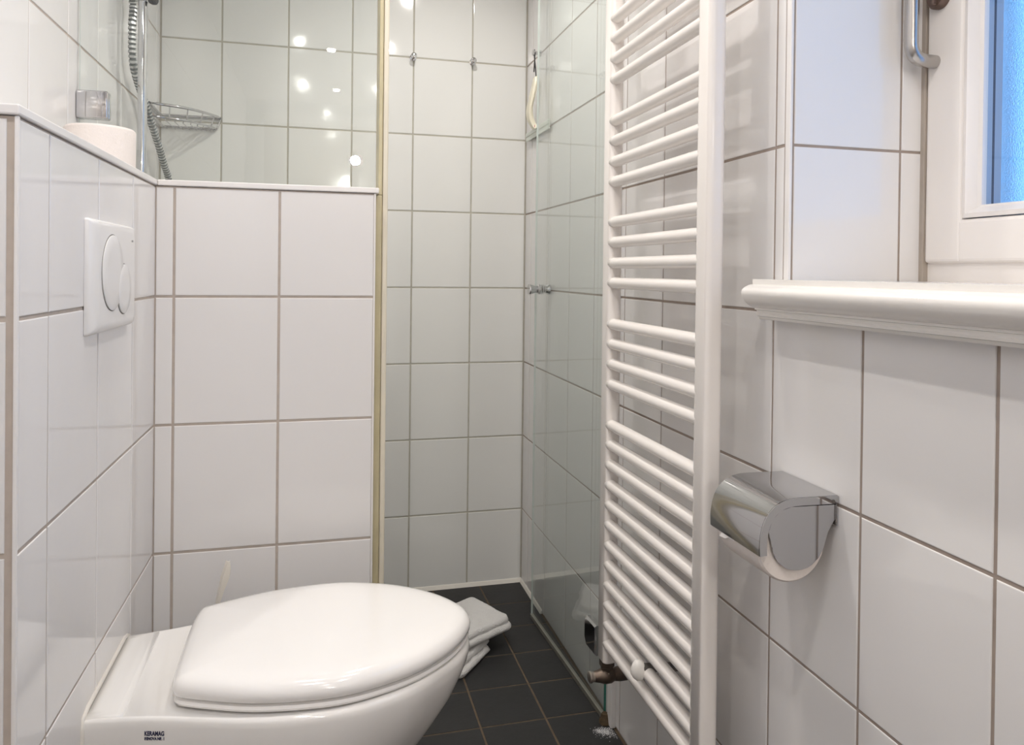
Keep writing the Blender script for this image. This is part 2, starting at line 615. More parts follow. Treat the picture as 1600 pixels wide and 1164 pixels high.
# window sill with a moulded nose
ws = [(.6563, 1.0475), (.6563, 1.0395), (.6500, 1.0385), (.6425, 1.0350), (.6372, 1.0300), (.6372, 1.0225), (.6420, 1.0135),
      (.6490, 1.0075), (.6560, 1.0040), (.6605, 1.0030), (.6605, 1.0000), (.6640, .9990), (.6650, .9955), (.6632, .9935), (.6640, .9905), (.6672, .9895), (.6690, .9860), (.6702, .9850)]
ws = [(x*.961, CAM_Z+(z-CAM_Z)*.961) for x, z in ws]
nose = catmull(ws[2:9], 28)
bm = bmesh.new()
# the shelf runs along the wall and reaches past the opening; inside the opening it goes back to the window
prism(bm, [(.6702, ws[0][1])]+ws[:2]+[tuple(p) for p in nose]+ws[9:]+[(.6702, ws[-1][1])], 'y', WY0-.07, .990)
nosep = obj('nose', bm, M['sillpaint'], None, 22)
sill = thing('window_sill', 'white gloss painted window sill with a moulded rounded nose', 'window sill', (XR, .5, 1.0))
place(nosep, sill)
bm = bmesh.new()
box(bm, .6690, .9125, WY0+.001, WY1-.001, 1.031, 1.0470, .001)
place(obj('board', bm, M['sillpaint']), sill)

# ------------------------------------------------------------------ ceiling spots
for x, y, wt, where in SPOTS:
    t = thing('ceiling_spot', 'small recessed ceiling spotlight '+where, 'lamp', (x, y, CEIL), 'recessed ceiling spots')
    bm = bmesh.new()
    lathe(bm, (0, 0, .0), (0, 0, -1), [(-.0, .046), (.004, .045), (.006, .040), (.003, .026), (0.0, .023)], 32)
    obj('bezel', bm, M['chrome'], t, 40)
    bm = bmesh.new()
    lathe(bm, (0, 0, -.0005), (0, 0, -1), [(0, .022), (.0015, .021), (.002, 0)], 32)
    obj('lens', bm, M['lens'], t, 40)
    ld = bpy.data.lights.new('spot_lamp', 'AREA')
    ld.shape = 'DISK'
    ld.size = .036
    ld.energy = wt
    ld.color = LAMP_COL
    ld.spread = math.radians(168)
    lo = bpy.data.objects.new('spot_lamp', ld)
    COL.objects.link(lo)
    lo.parent = t
    lo.location = (0, 0, -.008)

# unseen globe lamp added as front fill, placed from a screen reflection
ml = thing('wall_fill_lamp', 'round frosted globe lamp added as unseen fill on the wall behind the viewer', 'lamp', (.213, YN, 1.77))
bm = bmesh.new()
lathe(bm, (0, 0, 0), (0, 1, 0), [(.001, .05), (.012, .05), (.016, .025), (.062, .018)], 28)
obj('socket', bm, M['chrome'], ml, 40)
bm = bmesh.new()
bmesh.ops.create_uvsphere(bm, u_segments=28, v_segments=16, radius=.028, matrix=Matrix.Translation((0, .085, 0)))
obj('globe', bm, emit_mat('fill_lamp_globe', (1, .93, .85), 8), ml, 'all')
ld = bpy.data.lights.new('wall_fill_light', 'POINT')
ld.shadow_soft_size = .03
ld.energy = FILL_LAMP_W
ld.color = LAMP_COL
lo = bpy.data.objects.new('wall_fill_light', ld)
COL.objects.link(lo)
lo.parent = ml
lo.location = (0, .085, 0)

# ------------------------------------------------------------------ toilet
TY = 1.238
RIM = [(-.308, .124), (-.25, .131), (-.19, .145), (-.14, .160), (-.09, .173), (-.03, .182), (.03, .182), (.08, .172), (.14, .146), (.19, .106), (.228, .068), (.2495, .026), (.254, 0)]
LID = [(-.2015, 0), (-.2010, .050), (-.1990, .098), (-.1930, .1180), (-.1720, .1300), (-.14, .1435), (-.09, .161), (-.03, .171), (.03, .173), (.08, .163), (.14, .139), (.19, .103), (.225, .064), (.2465, .024), (.251, 0)]
def outline(tab, n=44):
    half = catmull(tab, n)
    half = [(x, max(0, h)) for x, h in half]
    half[-1] = (half[-1][0], 0)
    return half
def ring(half, z, tip=None, s=1., wall=-.308, inset=None, zf=None):
    """full outline: front side from the wall to the tip, then back; s scales the width"""
    xt = half[-1][0]
    f = 1 if tip is None else (tip-wall)/(xt-wall)
    pts = []
    for x, h in half:
        pts.append((wall+(x-wall)*f, TY-h*s, z))
    for x, h in half[-2::-1]:
        pts.append((wall+(x-wall)*f, TY+h*s, z))
    return pts
def scaled(half, z, k, cx=.02):
    """outline offset inwards by k metres"""
    full = [(x, -h) for x, h in half]+[(x, h) for x, h in half[-2:(0 if half[0][1] < 1e-6 else None):-1]]
    n = len(full)
    out = []
    for i, (x, y) in enumerate(full):
        a, b = Vector(full[i-1]), Vector(full[(i+1) % n])
        d = (b-a)
        if d.length < 1e-9:
            d = Vector((0, 1))
        d.normalize()
        nrm = Vector((-d.y, d.x))
        if (Vector((cx, 0))-Vector((x, y))).dot(nrm) < 0:
            nrm = -nrm
        out.append((x+nrm.x*k, TY+y+nrm.y*k, z))
    return out
toilet = thing('toilet', 'white ceramic wall-hung toilet with closed lid below the flush plate', 'toilet', (-.308, TY, .08))
hr = outline(RIM)
bm = bmesh.new()
levels = [(.4345, .2300, .93), (.4362, .2400, .962), (.4352, .2468, .982), (.4310, .2500, .996), (.4230, .2510, 1.0), (.405, .2470, .997), (.385, .2385, .985), (.360, .2265, .955),
          (.325, .2030, .895), (.285, .1730, .82), (.240, .1330, .735), (.195, .0800, .65), (.150, .0150, .585), (.110, -.060, .54), (.085, -.110, .50), (.080, -.135, .44)]
loft(bm, [ring(hr, z, t, s) for z, t, s in levels])
bowl = place(obj('bowl', bm, M['ceramic'], None, 50), toilet)
# raised back shelf against the wall
bm = bmesh.new()
def deck(x0, x1, hw, z):
    return [(x0, TY-hw, z), (x1, TY-hw*1.02, z), (x1, TY+hw*1.02, z), (x0, TY+hw, z)]
loft(bm, [deck(-.308, -.258, .121, .430), deck(-.308, -.260, .1200, .4366), deck(-.308, -.268, .116, .4378), deck(-.308, -.280, .110, .4385), deck(-.308, -.292, .100, .4387)])
place(obj('back_shelf', bm, M['ceramic'], None, 'all'), toilet)
bm = bmesh.new()
tube(bm, [(-.309, TY-.124, .30), (-.309, TY-.124, .42), (-.309, TY-.120, .437), (-.309, TY-.10, .4415), (-.309, TY+.10, .4415), (-.309, TY+.120, .437), (-.309, TY+.124, .42), (-.309, TY+.124, .30)], .0035, 10)
place(obj('sealant_bead', bm, M['sealant'], None, 60), toilet)
hl = outline(LID)
bm = bmesh.new()
loft(bm, [scaled(hl, z, k) for z, k in ((.4375, .012), (.4380, .004), (.4420, .0015), (.4460, .003), (.4480, .010))])
place(obj('seat', bm, M['seatplastic'], None, 50), toilet)
bm = bmesh.new()
loft(bm, [scaled(hl, z, k) for z, k in ((.4500, .008), (.4502, .003), (.4530, .0), (.4600, -.0012), (.4670, .0010), (.4725, .0055), (.4760, .0105))]+[[(.02+(x-.02)*f, TY+(y-TY)*f, z2) for x, y, z_ in scaled(hl, .476, .0105)] for f, z2 in ((.955, .4782), (.90, .4797), (.80, .4808), (.60, .4816), (.30, .4818), (.05, .4818))])
place(obj('lid', bm, M['seatplastic'], None, 60), toilet)
for s_ in (-1, 1):
    bm = bmesh.new()
    lathe(bm, (-.176, TY+s_*.078, .434), (0, 0, 1), [(0, .012), (.012, .012), (.016, .009), (.017, 0)], 20)
    place(obj('hinge', bm, M['seatplastic'], None, 40), toilet)

def text_mesh(txt, size, bold=0., width=None):
    cu = bpy.data.curves.new('txt', 'FONT')
    cu.body = txt
    cu.size = size
    cu.offset = bold
    cu.extrude = .0001
    cu.align_x = 'LEFT'
    to = bpy.data.objects.new('txt', cu)
    COL.objects.link(to)
    bpy.context.view_layer.update()
    me = bpy.data.meshes.new_from_object(to.evaluated_get(bpy.context.evaluated_depsgraph_get()))
    bpy.data.objects.remove(to)
    xs = [v.co.x for v in me.vertices]
    if width:
        k = width/(max(xs)-min(xs))
        x0 = min(xs)
        for v in me.vertices:
            v.co.x = (v.co.x-x0)*k
    return me
# printed maker's mark on the side of the bowl (side faces -y, leaning with the bowl)
def on_side(x, z):
    """y of the bowl's near side at height z and place x"""
    lo = None
    for (z1, t1, s1), (z0, t0, s0) in zip(levels[4:], levels[5:]):
        if z0 <= z <= z1:
            f = (z-z0)/(z1-z0)
            t_, s_ = t0+(t1-t0)*f, s0+(s1-s0)*f
            pts = ring(hr, z, t_, s_)[:len(hr)]
            for a, b in zip(pts, pts[1:]):
                if a[0] <= x <= b[0]:
                    g = (x-a[0])/(b[0]-a[0])
                    return a[1]+(b[1]-a[1])*g
    return TY-.15
for txt, x0, z0, size, wd, bold in (('KERAMAG', -.2285, .4125, .0085, .0262, .00035), ('RENOVA NR. 1', -.2285, .4065, .0052, .0262, .0003)):
    me = text_mesh(txt, size, bold, wd)
    for v in me.vertices:
        x, z = x0+v.co.x, z0+v.co.y
        v.co = (x, on_side(x, z)-.0004-v.co.z, z)
    place(obj('maker_mark', me, M['ink']), toilet)['label'] = 'small dark blue printed lettering'

# ------------------------------------------------------------------ flush plate
fp = thing('flush_plate', 'white plastic dual flush plate with round buttons on the cistern box', 'flush plate', (XL, 1.23, .963))
bm = bmesh.new()
def rr(y0, y1, z0, z1, r, x, n=5):
    p = []
    for cy_, cz_, a in ((y1-r, z1-r, 0), (y0+r, z1-r, 90), (y0+r, z0+r, 180), (y1-r, z0+r, 270)):
        p += [(x, cy_+r*math.cos(math.radians(a+90*i/n)), cz_+r*math.sin(math.radians(a+90*i/n))) for i in range(n+1)]
    return p
PY0, PY1, PZ0, PZ1 = 1.1125, 1.346, .9605, 1.1215
loft(bm, [rr(PY0, PY1, PZ0, PZ1, .004, XL+.0002), rr(PY0, PY1, PZ0, PZ1, .004, XL+.004), rr(PY0+.003, PY1-.003, PZ0+.0025, PZ1-.0025, .005, XL+.009),
          rr(PY0+.011, PY1-.008, PZ0+.006, PZ1-.004, .008, XL+.0125), rr(PY0+.022, PY1-.016, PZ0+.012, PZ1-.010, .012, XL+.0138)])
place(obj('cover', bm, M['plate'], None, 40), fp)
def disc(name, cy_, cz_, r, x0, prof, mt, par, sy=1.):
    bm = bmesh.new()
    lathe(bm, (x0, cy_, cz_), (1, 0, 0), [(h, r+dr) for h, dr in prof]+[(prof[-1][0]+.0003, 0)], 48)
    o = obj(name, bm, mt, None, 40)
    place(o, par)
    return o
disc('button_gap', 1.1990, 1.0465, .0555, XL+.0130, [(0, .0009), (.0011, .0009)], M['gap'], fp)
disc('button_gap', 1.2620, 1.0215, .0385, XL+.0130, [(0, .0009), (.00112, .0009)], M['gap'], fp)
disc('large_button', 1.1990, 1.0465, .0555, XL+.0130, [(0, -.0003), (.0022, -.0003), (.0032, -.0025), (.0034, -.02)], M['plate'], fp)
disc('small_button', 1.2620, 1.0215, .0385, XL+.0130, [(0, -.0003), (.0026, -.0003), (.0036, -.0025), (.0038, -.016)], M['plate'], fp)
for k in range(3):
    bm = bmesh.new()
    box(bm, XL+.0137, XL+.0141, 1.311+.004*k, 1.3138+.004*k, 1.0955, 1.0985)
    place(obj('print_mark', bm, M['greyprint']), fp)

# ------------------------------------------------------------------ towel radiator
rad = thing('towel_radiator', 'white tubular towel radiator standing off the right wall beside the shower door', 'radiator', (.59, 1.253, .235))
RX0, RX1 = .577, .608
def post(y0, y1, z0, z1):
    bm = bmesh.new()
    r = .011
    pts = []
    for cx_, cy_, a in ((RX1-r, y1-r, 0), (RX0+r, y1-r, 90), (RX0+r, y0+r, 180), (RX1-r, y0+r, 270)):
        pts += [(cx_+r*math.cos(math.radians(a+15*i)), cy_+r*math.sin(math.radians(a+15*i))) for i in range(7)]
    def sc(k, z):
        cx_, cy_ = (RX0+RX1)/2, (y0+y1)/2
        return [(cx_+(x-cx_)*k, cy_+(y-cy_)*k, z) for x, y in pts]
    loft(bm, [sc(.86, z0), sc(1, z0+.003), sc(1, z1-.003), sc(.86, z1)])
    place(obj('post', bm, M['enamel'], None, 40), rad)
post(1.433, 1.4755, .238, 1.86)
post(1.030, 1.0735, .238, 1.86)
TZ = [1.582, 1.540, 1.498, 1.455, 1.370, 1.328, 1.285, 1.243, 1.160, 1.118, 1.075, 1.034, .948, .907, .865, .823, .738, .697, .655, .613, .572, .530, .487, .446, .404, .362, .321, .280]
TZ = [1.811, 1.769, 1.727, 1.685] + TZ
tm = None
for z in TZ:
    if tm is None:
        bm = bmesh.new()
        tube(bm, [(0, 1.062, 0), (0, 1.425, 0), (0, 1.441, 0), (0, 1.445, 0)], .0117, 20, radii=[.0117, .0117, .0117, .008])
        tm = obj('tube', bm, M['enamel'], None, 50)
        o = tm
    else:
        o = tm.copy()
        COL.objects.link(o)
    o.parent = rad
    o.location = (.5885-.59, -1.253, z-.235)
# wall brackets behind and the clip on the second lowest tube
for zc, yc in ((.341, 1.247),):
    bm = bmesh.new()
    lathe(bm, (.5700, yc, zc-.010), (-.85, .25, .45), [(-.012, .009), (-.004, .0135), (.004, .0135), (.011, .0105), (.014, .005), (.0145, 0)], 20)
    for v in bm.verts:
        v.co.z = zc+(v.co.z-zc)*1.35
        v.co.y = yc+(v.co.y-yc)*.72
    cl = place(obj('bracket_cap', bm, M['whiteplastic'], None, 50), rad)
    bm = bmesh.new()
    tube(bm, [(.575, yc, zc-.010), (XR-.001, yc, zc-.018)], .008, 12)
    place(obj('wall_bracket', bm, M['gap'], None, 50), rad)
for yc, zc in ((1.10, 1.64), (1.40, 1.64)):
    bm = bmesh.new()
    tube(bm, [(.60, yc, zc), (XR-.001, yc, zc)], .008, 12)
    place(obj('wall_bracket', bm, M['enamel'], None, 50), rad)
# valve under the far post
bm = bmesh.new()
lathe(bm, (.5925, 1.4545, .238), (0, 0, -1), [(0, .016), (.012, .016), (.014, .013), (.022, .013), (.024, .015), (.040, .015), (.044, .010)], 6)
place(obj('valve_nut', bm, M['brass'], None, 30), rad)
bm = bmesh.new()
lathe(bm, (.5640, 1.4545, .205), (1, 0, 0), [(0, .0105), (.012, .013), (.022, .0165), (.036, .0165), (.044, .013), (.056, .015), (.072, .015), (.074, .011), (.105, .011)], 20)
vb = place(obj('valve', bm, M['brass'], None, 30), rad)
bm = bmesh.new()
lathe(bm, (.5520, 1.4545, .205), (1, 0, 0), [(0, .009), (.001, .0115), (.006, .0115), (.0075, .010), (.014, .010)], 20)
o = obj('valve_cap', bm, M['capmetal'], None, 30)
o.parent = vb

# ------------------------------------------------------------------ paper holder and roll
ph = thing('toilet_paper_holder', 'chrome toilet paper holder with curved lid on the right wall', 'paper holder', (XR, .904, .70))
lidp = [(.6690, .7625), (.640, .7628), (.612, .7632), (.596, .7625), (.580, .7580), (.567, .7490), (.5585, .7370), (.5535, .7220), (.5515, .7050), (.5520, .6905)]
lp = catmull(lidp, 30)
def off(pts, d):
    out = []
    for i, p in enumerate(pts):
        a, b = Vector(pts[max(i-1, 0)]), Vector(pts[min(i+1, len(pts)-1)])
        t_ = (b-a).normalized()
        n_ = Vector((t_.y, -t_.x))
        if n_.dot(Vector((.62, .69))-Vector(p)) < 0:
            n_ = -n_
        out.append(tuple(Vector(p)+n_*d))
    return out
HY0, HY1 = .8405, .9665
bm = bmesh.new()
prism(bm, lp+off(lp, .0014)[::-1], 'y', HY0+.002, HY1-.002)
lidm = place(obj('lid', bm, M['holderchrome'], None, 30), ph)
for y0, y1 in ((HY0, HY0+.0022), (HY1-.0022, HY1)):
    bm = bmesh.new()
    A = off(lp, .0004)
    B = off(lp, .0105)
    prism(bm, A+B[::-1], 'y', y0, y1)
    o = obj('lid_lip', bm, M['holderchrome'], None, 30)
    o.parent = lidm
side = [(.6690, .7500), (.6690, .7310), (.6640, .7280), (.6560, .7150)]
side += [(.6115+.0405*math.cos(math.radians(a)), .7068+.0405*math.sin(math.radians(a))) for a in range(-10, -181, -10)]
side += [(.5660, .7200), (.5715, .7360), (.5840, .7470), (.6000, .7515)]
for y0 in (HY0+.0035, HY1-.0055):
    bm = bmesh.new()
    prism(bm, side, 'y', y0, y0+.002)
    es = [e for e in bm.edges if abs(e.verts[0].co.y-e.verts[1].co.y) < 1e-6]
    bmesh.ops.bevel(bm, geom=es, offset=.0006, segments=1, affect='EDGES')
    place(obj('side_plate', bm, M['holderchrome'], None, 25), ph)
bm = bmesh.new()
box(bm, .6665, XR-.0002, HY0+.001, HY1-.001, .722, .7615, .0008)
place(obj('back_plate', bm, M['holderchrome']), ph)
bm = bmesh.new()
lathe(bm, (.6610, HY0+.0005, .7555), (0, -1, 0), [(0, .0022), (.0012, .0022), (.0016, .001), (.0017, 0)], 12)
place(obj('rivet', bm, M['gap'], None, 40), ph)
bm = bmesh.new()
tube(bm, [(.6050, HY0+.004, .7000), (.6050, HY1-.004, .7000)], .006, 12)
place(obj('spindle', bm, M['steel'], None, 40), ph)

def paper_roll(name, base, axis, r, h, label, cat='paper roll', core=.021):
    t = thing(name, label, cat, base)
    bm = bmesh.new()
    lathe(bm, (0, 0, 0), axis, [(0, core), (0, r-.003), (.0025, r-.0006), (.005, r), (h-.005, r), (h-.0025, r-.0006), (h, r-.003), (h, core), (0, core)], 48)
    bmesh.ops.remove_doubles(bm, verts=bm.verts, dist=1e-5)
    obj('paper', bm, M['paper'], t, 40)
    bm = bmesh.new()
    lathe(bm, (0, 0, 0), axis, [(.001, core-.0015), (h-.001, core-.0015), (h-.001, core), (.001, core), (.001, core-.0015)], 32)
    bmesh.ops.remove_doubles(bm, verts=bm.verts, dist=1e-5)
    obj('core', bm, M['card'], t, 40)
    return t
rl = paper_roll('toilet_paper_roll', (.6050, HY0+.0085, .7000), (0, 1, 0), .0515, .104, 'toilet paper roll hanging inside the chrome holder')
bm = bmesh.new()                                   # torn end of the paper
vs = [(-.0500, .060, -.005), (-.0512, .082, -.004), (-.0518, .092, -.017), (-.0510, .078, -.016), (-.0505, .070, -.012), (-.0490, .058, -.013)]
vv = [bm.verts.new(v) for v in vs]
f = bm.faces.new(vv)
r_ = bmesh.ops.extrude_face_region(bm, geom=[f])
for v in [g for g in r_['geom'] if isinstance(g, bmesh.types.BMVert)]:
    v.co.x -= .0012
obj('torn_sheet', bm, M['paper_white'], rl)
paper_roll('spare_toilet_roll', (-.3925, 1.500, LEDGE), (0, 0, 1), .0585, .082, 'spare toilet paper roll standing on the ledge above the flush plate')

# ------------------------------------------------------------------ shower screen on the partition
YG = 1.648
def sheet(bm, P0, P1, th, z0, z1):
    """vertical glass sheet from P0 to P1 (x,y), material 0 faces, 1 edges"""
    P0, P1 = Vector(P0), Vector(P1)
    d = (P1-P0).normalized()
    n = Vector((-d.y, d.x))*th/2
    c = [P0-n, P1-n, P1+n, P0+n]
    lo = [bm.verts.new((p.x, p.y, z0)) for p in c]
    hi = [bm.verts.new((p.x, p.y, z1)) for p in c]
    for k in range(4):
        f = bm.faces.new((lo[k], lo[(k+1) % 4], hi[(k+1) % 4], hi[k]))
        f.material_index = {0: 0, 2: 0, 1: 2, 3: 1}[k]
    bm.faces.new(lo).material_index = 1
    bm.faces.new(hi).material_index = 1
scr = thing('shower_screen', 'fixed clear glass shower screen standing on the low partition wall', 'shower screen', (-.18, YG, LEDGE))
bm = bmesh.new()
sheet(bm, (XK+.004, YG), (XPE+.002, YG), .006, LEDGE+.001, 2.03)
place(obj('pane', bm, [M['clear'], M['screenedge'], M['screenedge']]), scr)
for s_ in (-1, 1):
    bm = bmesh.new()
    y0, y1 = (YG-.013, YG-.0035) if s_ < 0 else (YG+.0035, YG+.013)
    box(bm, XK+.0005, XK+.058, y0, y1, 1.350, 1.406, .0035, 3)
    place(obj('wall_clamp', bm, M['chrome'], None, 40), scr)

seal = thing('door_seal_strip', 'yellowed vertical plastic seal strip on the end of the partition', 'seal strip', (XPE+.012, 1.60, 0))
bm = bmesh.new()
box(bm, XPE-.0018, XPE+.0128, 1.585, 1.640, .001, LEDGE-.0120, .002)
box(bm, XPE+.0045, XPE+.0128, 1.585, 1.664, LEDGE-.0120, 2.03, .002)
place(obj('strip', bm, M['olive']), seal)
bm = bmesh.new()
box(bm, XPE+.0135, XPE+.0250, 1.588, 1.655, .001, 2.03, .003)
place(obj('lip', bm, M['cream']), seal)

# ------------------------------------------------------------------ shower door, folded back towards the right wall
DA, DB = Vector((.6570, 1.622)), Vector((.6330, 2.160))
dd = (DB-DA).normalized()
dn = Vector((-dd.y, dd.x))
if dn.x > 0:
    dn = -dn                                   # towards the room
door = thing('shower_door', 'clear glass shower door swung back along the right wall', 'shower door', ((DA.x+DB.x)/2, (DA.y+DB.y)/2, .01))
bm = bmesh.new()
sheet(bm, DA, DB, .006, .012, 2.0)
place(obj('pane', bm, [M['doorglass'], M['glassedge'], M['screenedge']]), door)
bm = bmesh.new()
def strip(bm, a, b, n0, n1, z0, z1):
    p = [DA+dd*a+dn*n0, DA+dd*b+dn*n0, DA+dd*b+dn*n1, DA+dd*a+dn*n1]
    lo = [bm.verts.new((q.x, q.y, z0)) for q in p]
    hi = [bm.verts.new((q.x, q.y, z1)) for q in p]
    for k in range(4):
        bm.faces.new((lo[k], lo[(k+1) % 4], hi[(k+1) % 4], hi[k]))
    bm.faces.new(lo)
    bm.faces.new(hi)
strip(bm, 0, .538, -.004, .005, .001, .013)
place(obj('bottom_profile', bm, M['bumper']), door)
for zc in (.175, 1.80):
    bm = bmesh.new()
    a0, a1 = .030, .098
    def hp(a, n, z):
        q = DA+dd*a+dn*n
        return (q.x, q.y, z)
    prof_h = [(a0, zc-.036), (a1-.012, zc-.036), (a1, zc-.020), (a1, zc+.028), (a1-.010, zc+.036), (a0, zc+.036)]
    loft(bm, [[hp(a, .0032, z) for a, z in prof_h], [hp(a, .010, z) for a, z in prof_h], [hp(a0+(a-a0)*.9+.002, .0145, zc+(z-zc)*.88) for a, z in prof_h]])
    place(obj('hinge', bm, M['chrome'], None, 20), door)
kn = DA+dd*.495
kd = Vector((dn.x, dn.y, 0))
for sgn in (1, -1):
    bm = bmesh.new()
    L_ = .034 if sgn > 0 else .026
    lathe(bm, Vector((kn.x, kn.y, 1.0025))+kd*sgn*.0031, kd*sgn, [(0, .0150), (.004, .0150), (.007, .0115), (.013, .0105), (L_*.62, .0128), (L_-.003, .0165), (L_, .0150), (L_+.0004, 0)], 24)
    place(obj('knob', bm, M['chrome'], None, 35), door)
bm = bmesh.new()                                   # corroded pivot at the floor
q = DA-dd*.008+dn*.003
lathe(bm, (q.x, q.y, .0008), (0, 0, 1), [(0, .014), (.006, .0135), (.012, .010), (.022, .008), (.024, 0)], 14)
for v in bm.verts:
    v.co += Vector((random.uniform(-1, 1), random.uniform(-1, 1), random.uniform(-.5, .5)))*.0012
place(obj('pivot', bm, M['rust'], None, 30), door)['label'] = 'rusty brown pivot'

# dried soap residue beside the pivot
bm = bmesh.new()
for k in range(900):
    t_ = random.random()
    x = .628+.030*t_+random.gauss(0, .006+.006*t_)
    y = 1.590-.018*t_+random.gauss(0, .005+.006*t_)
    r = random.uniform(.0003, .0013)
    if x > XR-.008:
        continue
    n = 5
    a0 = random.uniform(0, 6)
    ring_ = [bm.verts.new((x+r*math.cos(a0+2*pi*i/n), y+r*math.sin(a0+2*pi*i/n)*random.uniform(.5, 1), .0004)) for i in range(n)]
    top = bm.verts.new((x, y, .0004+r*.5))
    for i in range(n):
        bm.faces.new((ring_[i], ring_[(i+1) % n], top))
tag(obj('soap_residue', bm, M['scum']), 'white dried soap residue on the dark floor by the door pivot', 'residue', kind='stuff')

# ------------------------------------------------------------------ shower rail, hose, hand shower
bar = thing('shower_rail', 'vertical chrome shower rail on the left wall behind the glass', 'shower rail', (-.42, 1.94, 1.0))
BX, BY = -.418, 1.944
bm = bmesh.new()
tube(bm, [(BX, BY, .98), (BX, BY, 1.98)], .0108, 24)
place(obj('pole', bm, M['chrome'], None, 40), bar)
for z in (1.0, 1.96):
    bm = bmesh.new()
    lathe(bm, (XK, BY, z), (1, 0, 0), [(0, .022), (.006, .022), (.010, .014), (.066, .014), (.070, .009)], 20)
    place(obj('bracket', bm, M['chrome'], None, 40), bar)
bm = bmesh.new()
lathe(bm, (BX, BY, 1.690), (0, 0, 1), [(0, .0125), (.002, .019), (.05, .019), (.052, .0125)], 24)
sl = place(obj('slider', bm, M['chrome'], None, 40), bar)
bm = bmesh.new()
lathe(bm, (BX+.015, BY-.004, 1.697), (1, -.3, 0), [(0, .010), (.006, .013), (.014, .013), (.017, .010)], 20)
o = obj('slider_knob', bm, M['black'], None, 40)
o.parent = sl

hose = catmull([(-.400, 1.90, 1.82), (-.414, 1.903, 1.785), (-.452, 1.935, 1.745), (-.450, 1.988, 1.700), (-.450, 1.982, 1.640), (-.450, 1.992, 1.558), (-.450, 2.052, 1.515), (-.448, 2.106, 1.487), (-.444, 2.161, 1.445), (-.44, 2.235, 1.397), (-.438, 2.300, 1.354), (-.436, 2.362, 1.315), (-.43, 2.395, 1.24), (-.425, 2.40, 1.08), (-.43, 2.36, .95)], 900)
pts, last, rad_, acc = [], None, [], 0
for p in hose:
    p = Vector(p)
    if last is not None:
        acc += (p-last).length
    last = p
    ph_ = (acc/.0112) % 1
    pts.append(p)
    rad_.append(.0095 if ph_ < .55 else .0072)
bm = bmesh.new()
tube(bm, pts, .007, 12, radii=rad_)
bm.faces.ensure_lookup_table()
for i in range(len(pts)-1):
    for k in range(12):
        bm.faces[i*12+k].material_index = 0 if rad_[i] > .008 and rad_[i+1] > .008 else 1
tag(obj('shower_hose', bm, [mat('ribbed_hose_metal', (.72, .73, .73), .3, metal=.9), mat('hose_grooves', (.16, .18, .18), .5)], None, 25), 'ribbed metal shower hose hanging beside the shower rail', 'hose')
hs = thing('hand_shower', 'chrome hand shower in the holder on the shower rail', 'shower head', (-.40, 1.97, 1.75))
bm = bmesh.new()
tube(bm, [(-.400, 1.90, 1.815), (-.375, 1.89, 1.89), (-.345, 1.875, 1.955)], .011, 16, radii=[.010, .012, .014])
place(obj('grip', bm, M['chrome'], None, 40), hs)
bm = bmesh.new()
lathe(bm, (-.338, 1.868, 1.985), (.55, -.45, -.70), [(-.016, .02), (-.008, .038), (.006, .044), (.012, .042), (.0125, 0)], 28)
place(obj('head', bm, M['chrome'], None, 40), hs)

# ------------------------------------------------------------------ corner basket
bk = thing('corner_basket', 'chrome wire corner basket in the shower corner', 'basket', (XK, YB, 1.475))
def corner_rim(R, z, inset=.006):
    cx_, cy_ = XK+inset, YB-inset
    p = [(cx_, cy_, z), (cx_, cy_-R, z)]
    # bowed front from the left wall to the back wall
    n = 14
    for i in range(1, n):
        a = i/n
        b = math.sin(a*pi)*.030
        x, y = cx_+R*a, cy_-R*(1-a)
        p.append((x+b*.707, y-b*.707, z))
    p.append((cx_+R, cy_, z))
    return p
RB = .168
bm = bmesh.new()
tube(bm, corner_rim(RB, 1.513), .0042, 8, closed=True)
place(obj('upper_rim', bm, M['chrome'], None, 60), bk)
bm = bmesh.new()
tube(bm, corner_rim(RB-.012, 1.479), .0036, 8, closed=True)
place(obj('lower_rim', bm, M['chrome'], None, 60), bk)
ur, lr = corner_rim(RB, 1.513), corner_rim(RB-.012, 1.479)
for k in (1, 4, 7, 10, 13, 15):
    bm = bmesh.new()
    tube(bm, [ur[k], lr[k]], .0018, 8)
    place(obj('strut', bm, M['chrome'], None, 60), bk)
for k in range(9):                                 # bottom wires run back to the left wall
    bm = bmesh.new()
    a = (k+.7)/9.4
    R = RB-.012
    x, y = XK+.006+R*a, YB-.006-R*(1-a)
    b = math.sin(a*pi)*.028
    p0 = (x+b*.707, y-b*.707, 1.479)
    tube(bm, [p0, (p0[0]-.002, p0[1]+.004, 1.472), (p0[0], YB-.006 if k > 0 else YB-.008, 1.472)], .0015, 6)
    place(obj('wire', bm, M['chrome'], None, 60), bk)

# ------------------------------------------------------------------ wall hooks and squeegee
def hook(base, d, label):
    t = thing('wall_hook', label, 'hook', base, 'small chrome hooks on the tile joints')
    bm = bmesh.new()
    lathe(bm, (0, 0, 0), d, [(0, .0105), (.003, .0105), (.0045, .0058), (.020, .0058), (.0225, .0095), (.0265, .0095), (.028, .007), (.0283, 0)], 20)
    obj('knob', bm, M['chrome'], t, 35)
hook((.2850, YB, 1.7483), (0, -1, 0), 'left of the two chrome hooks on the shower back wall')
hook((.4816, YB, 1.7490), (0, -1, 0), 'right of the two chrome hooks on the shower back wall')
hook((XR, 2.262, 1.7490), (-1, 0, 0), 'chrome hook on the right wall holding the squeegee')
sq = thing('squeegee', 'ivory shower squeegee hanging by a black cord in the shower corner', 'squeegee', (.65, 2.25, 1.5))
bm = bmesh.new()
hp_ = catmull([(.6540, 2.254, 1.672), (.6490, 2.254, 1.645), (.6410, 2.256, 1.605), (.6350, 2.260, 1.570), (.6380, 2.260, 1.540), (.6470, 2.254, 1.517), (.6540, 2.250, 1.508)], 20)
rg = []
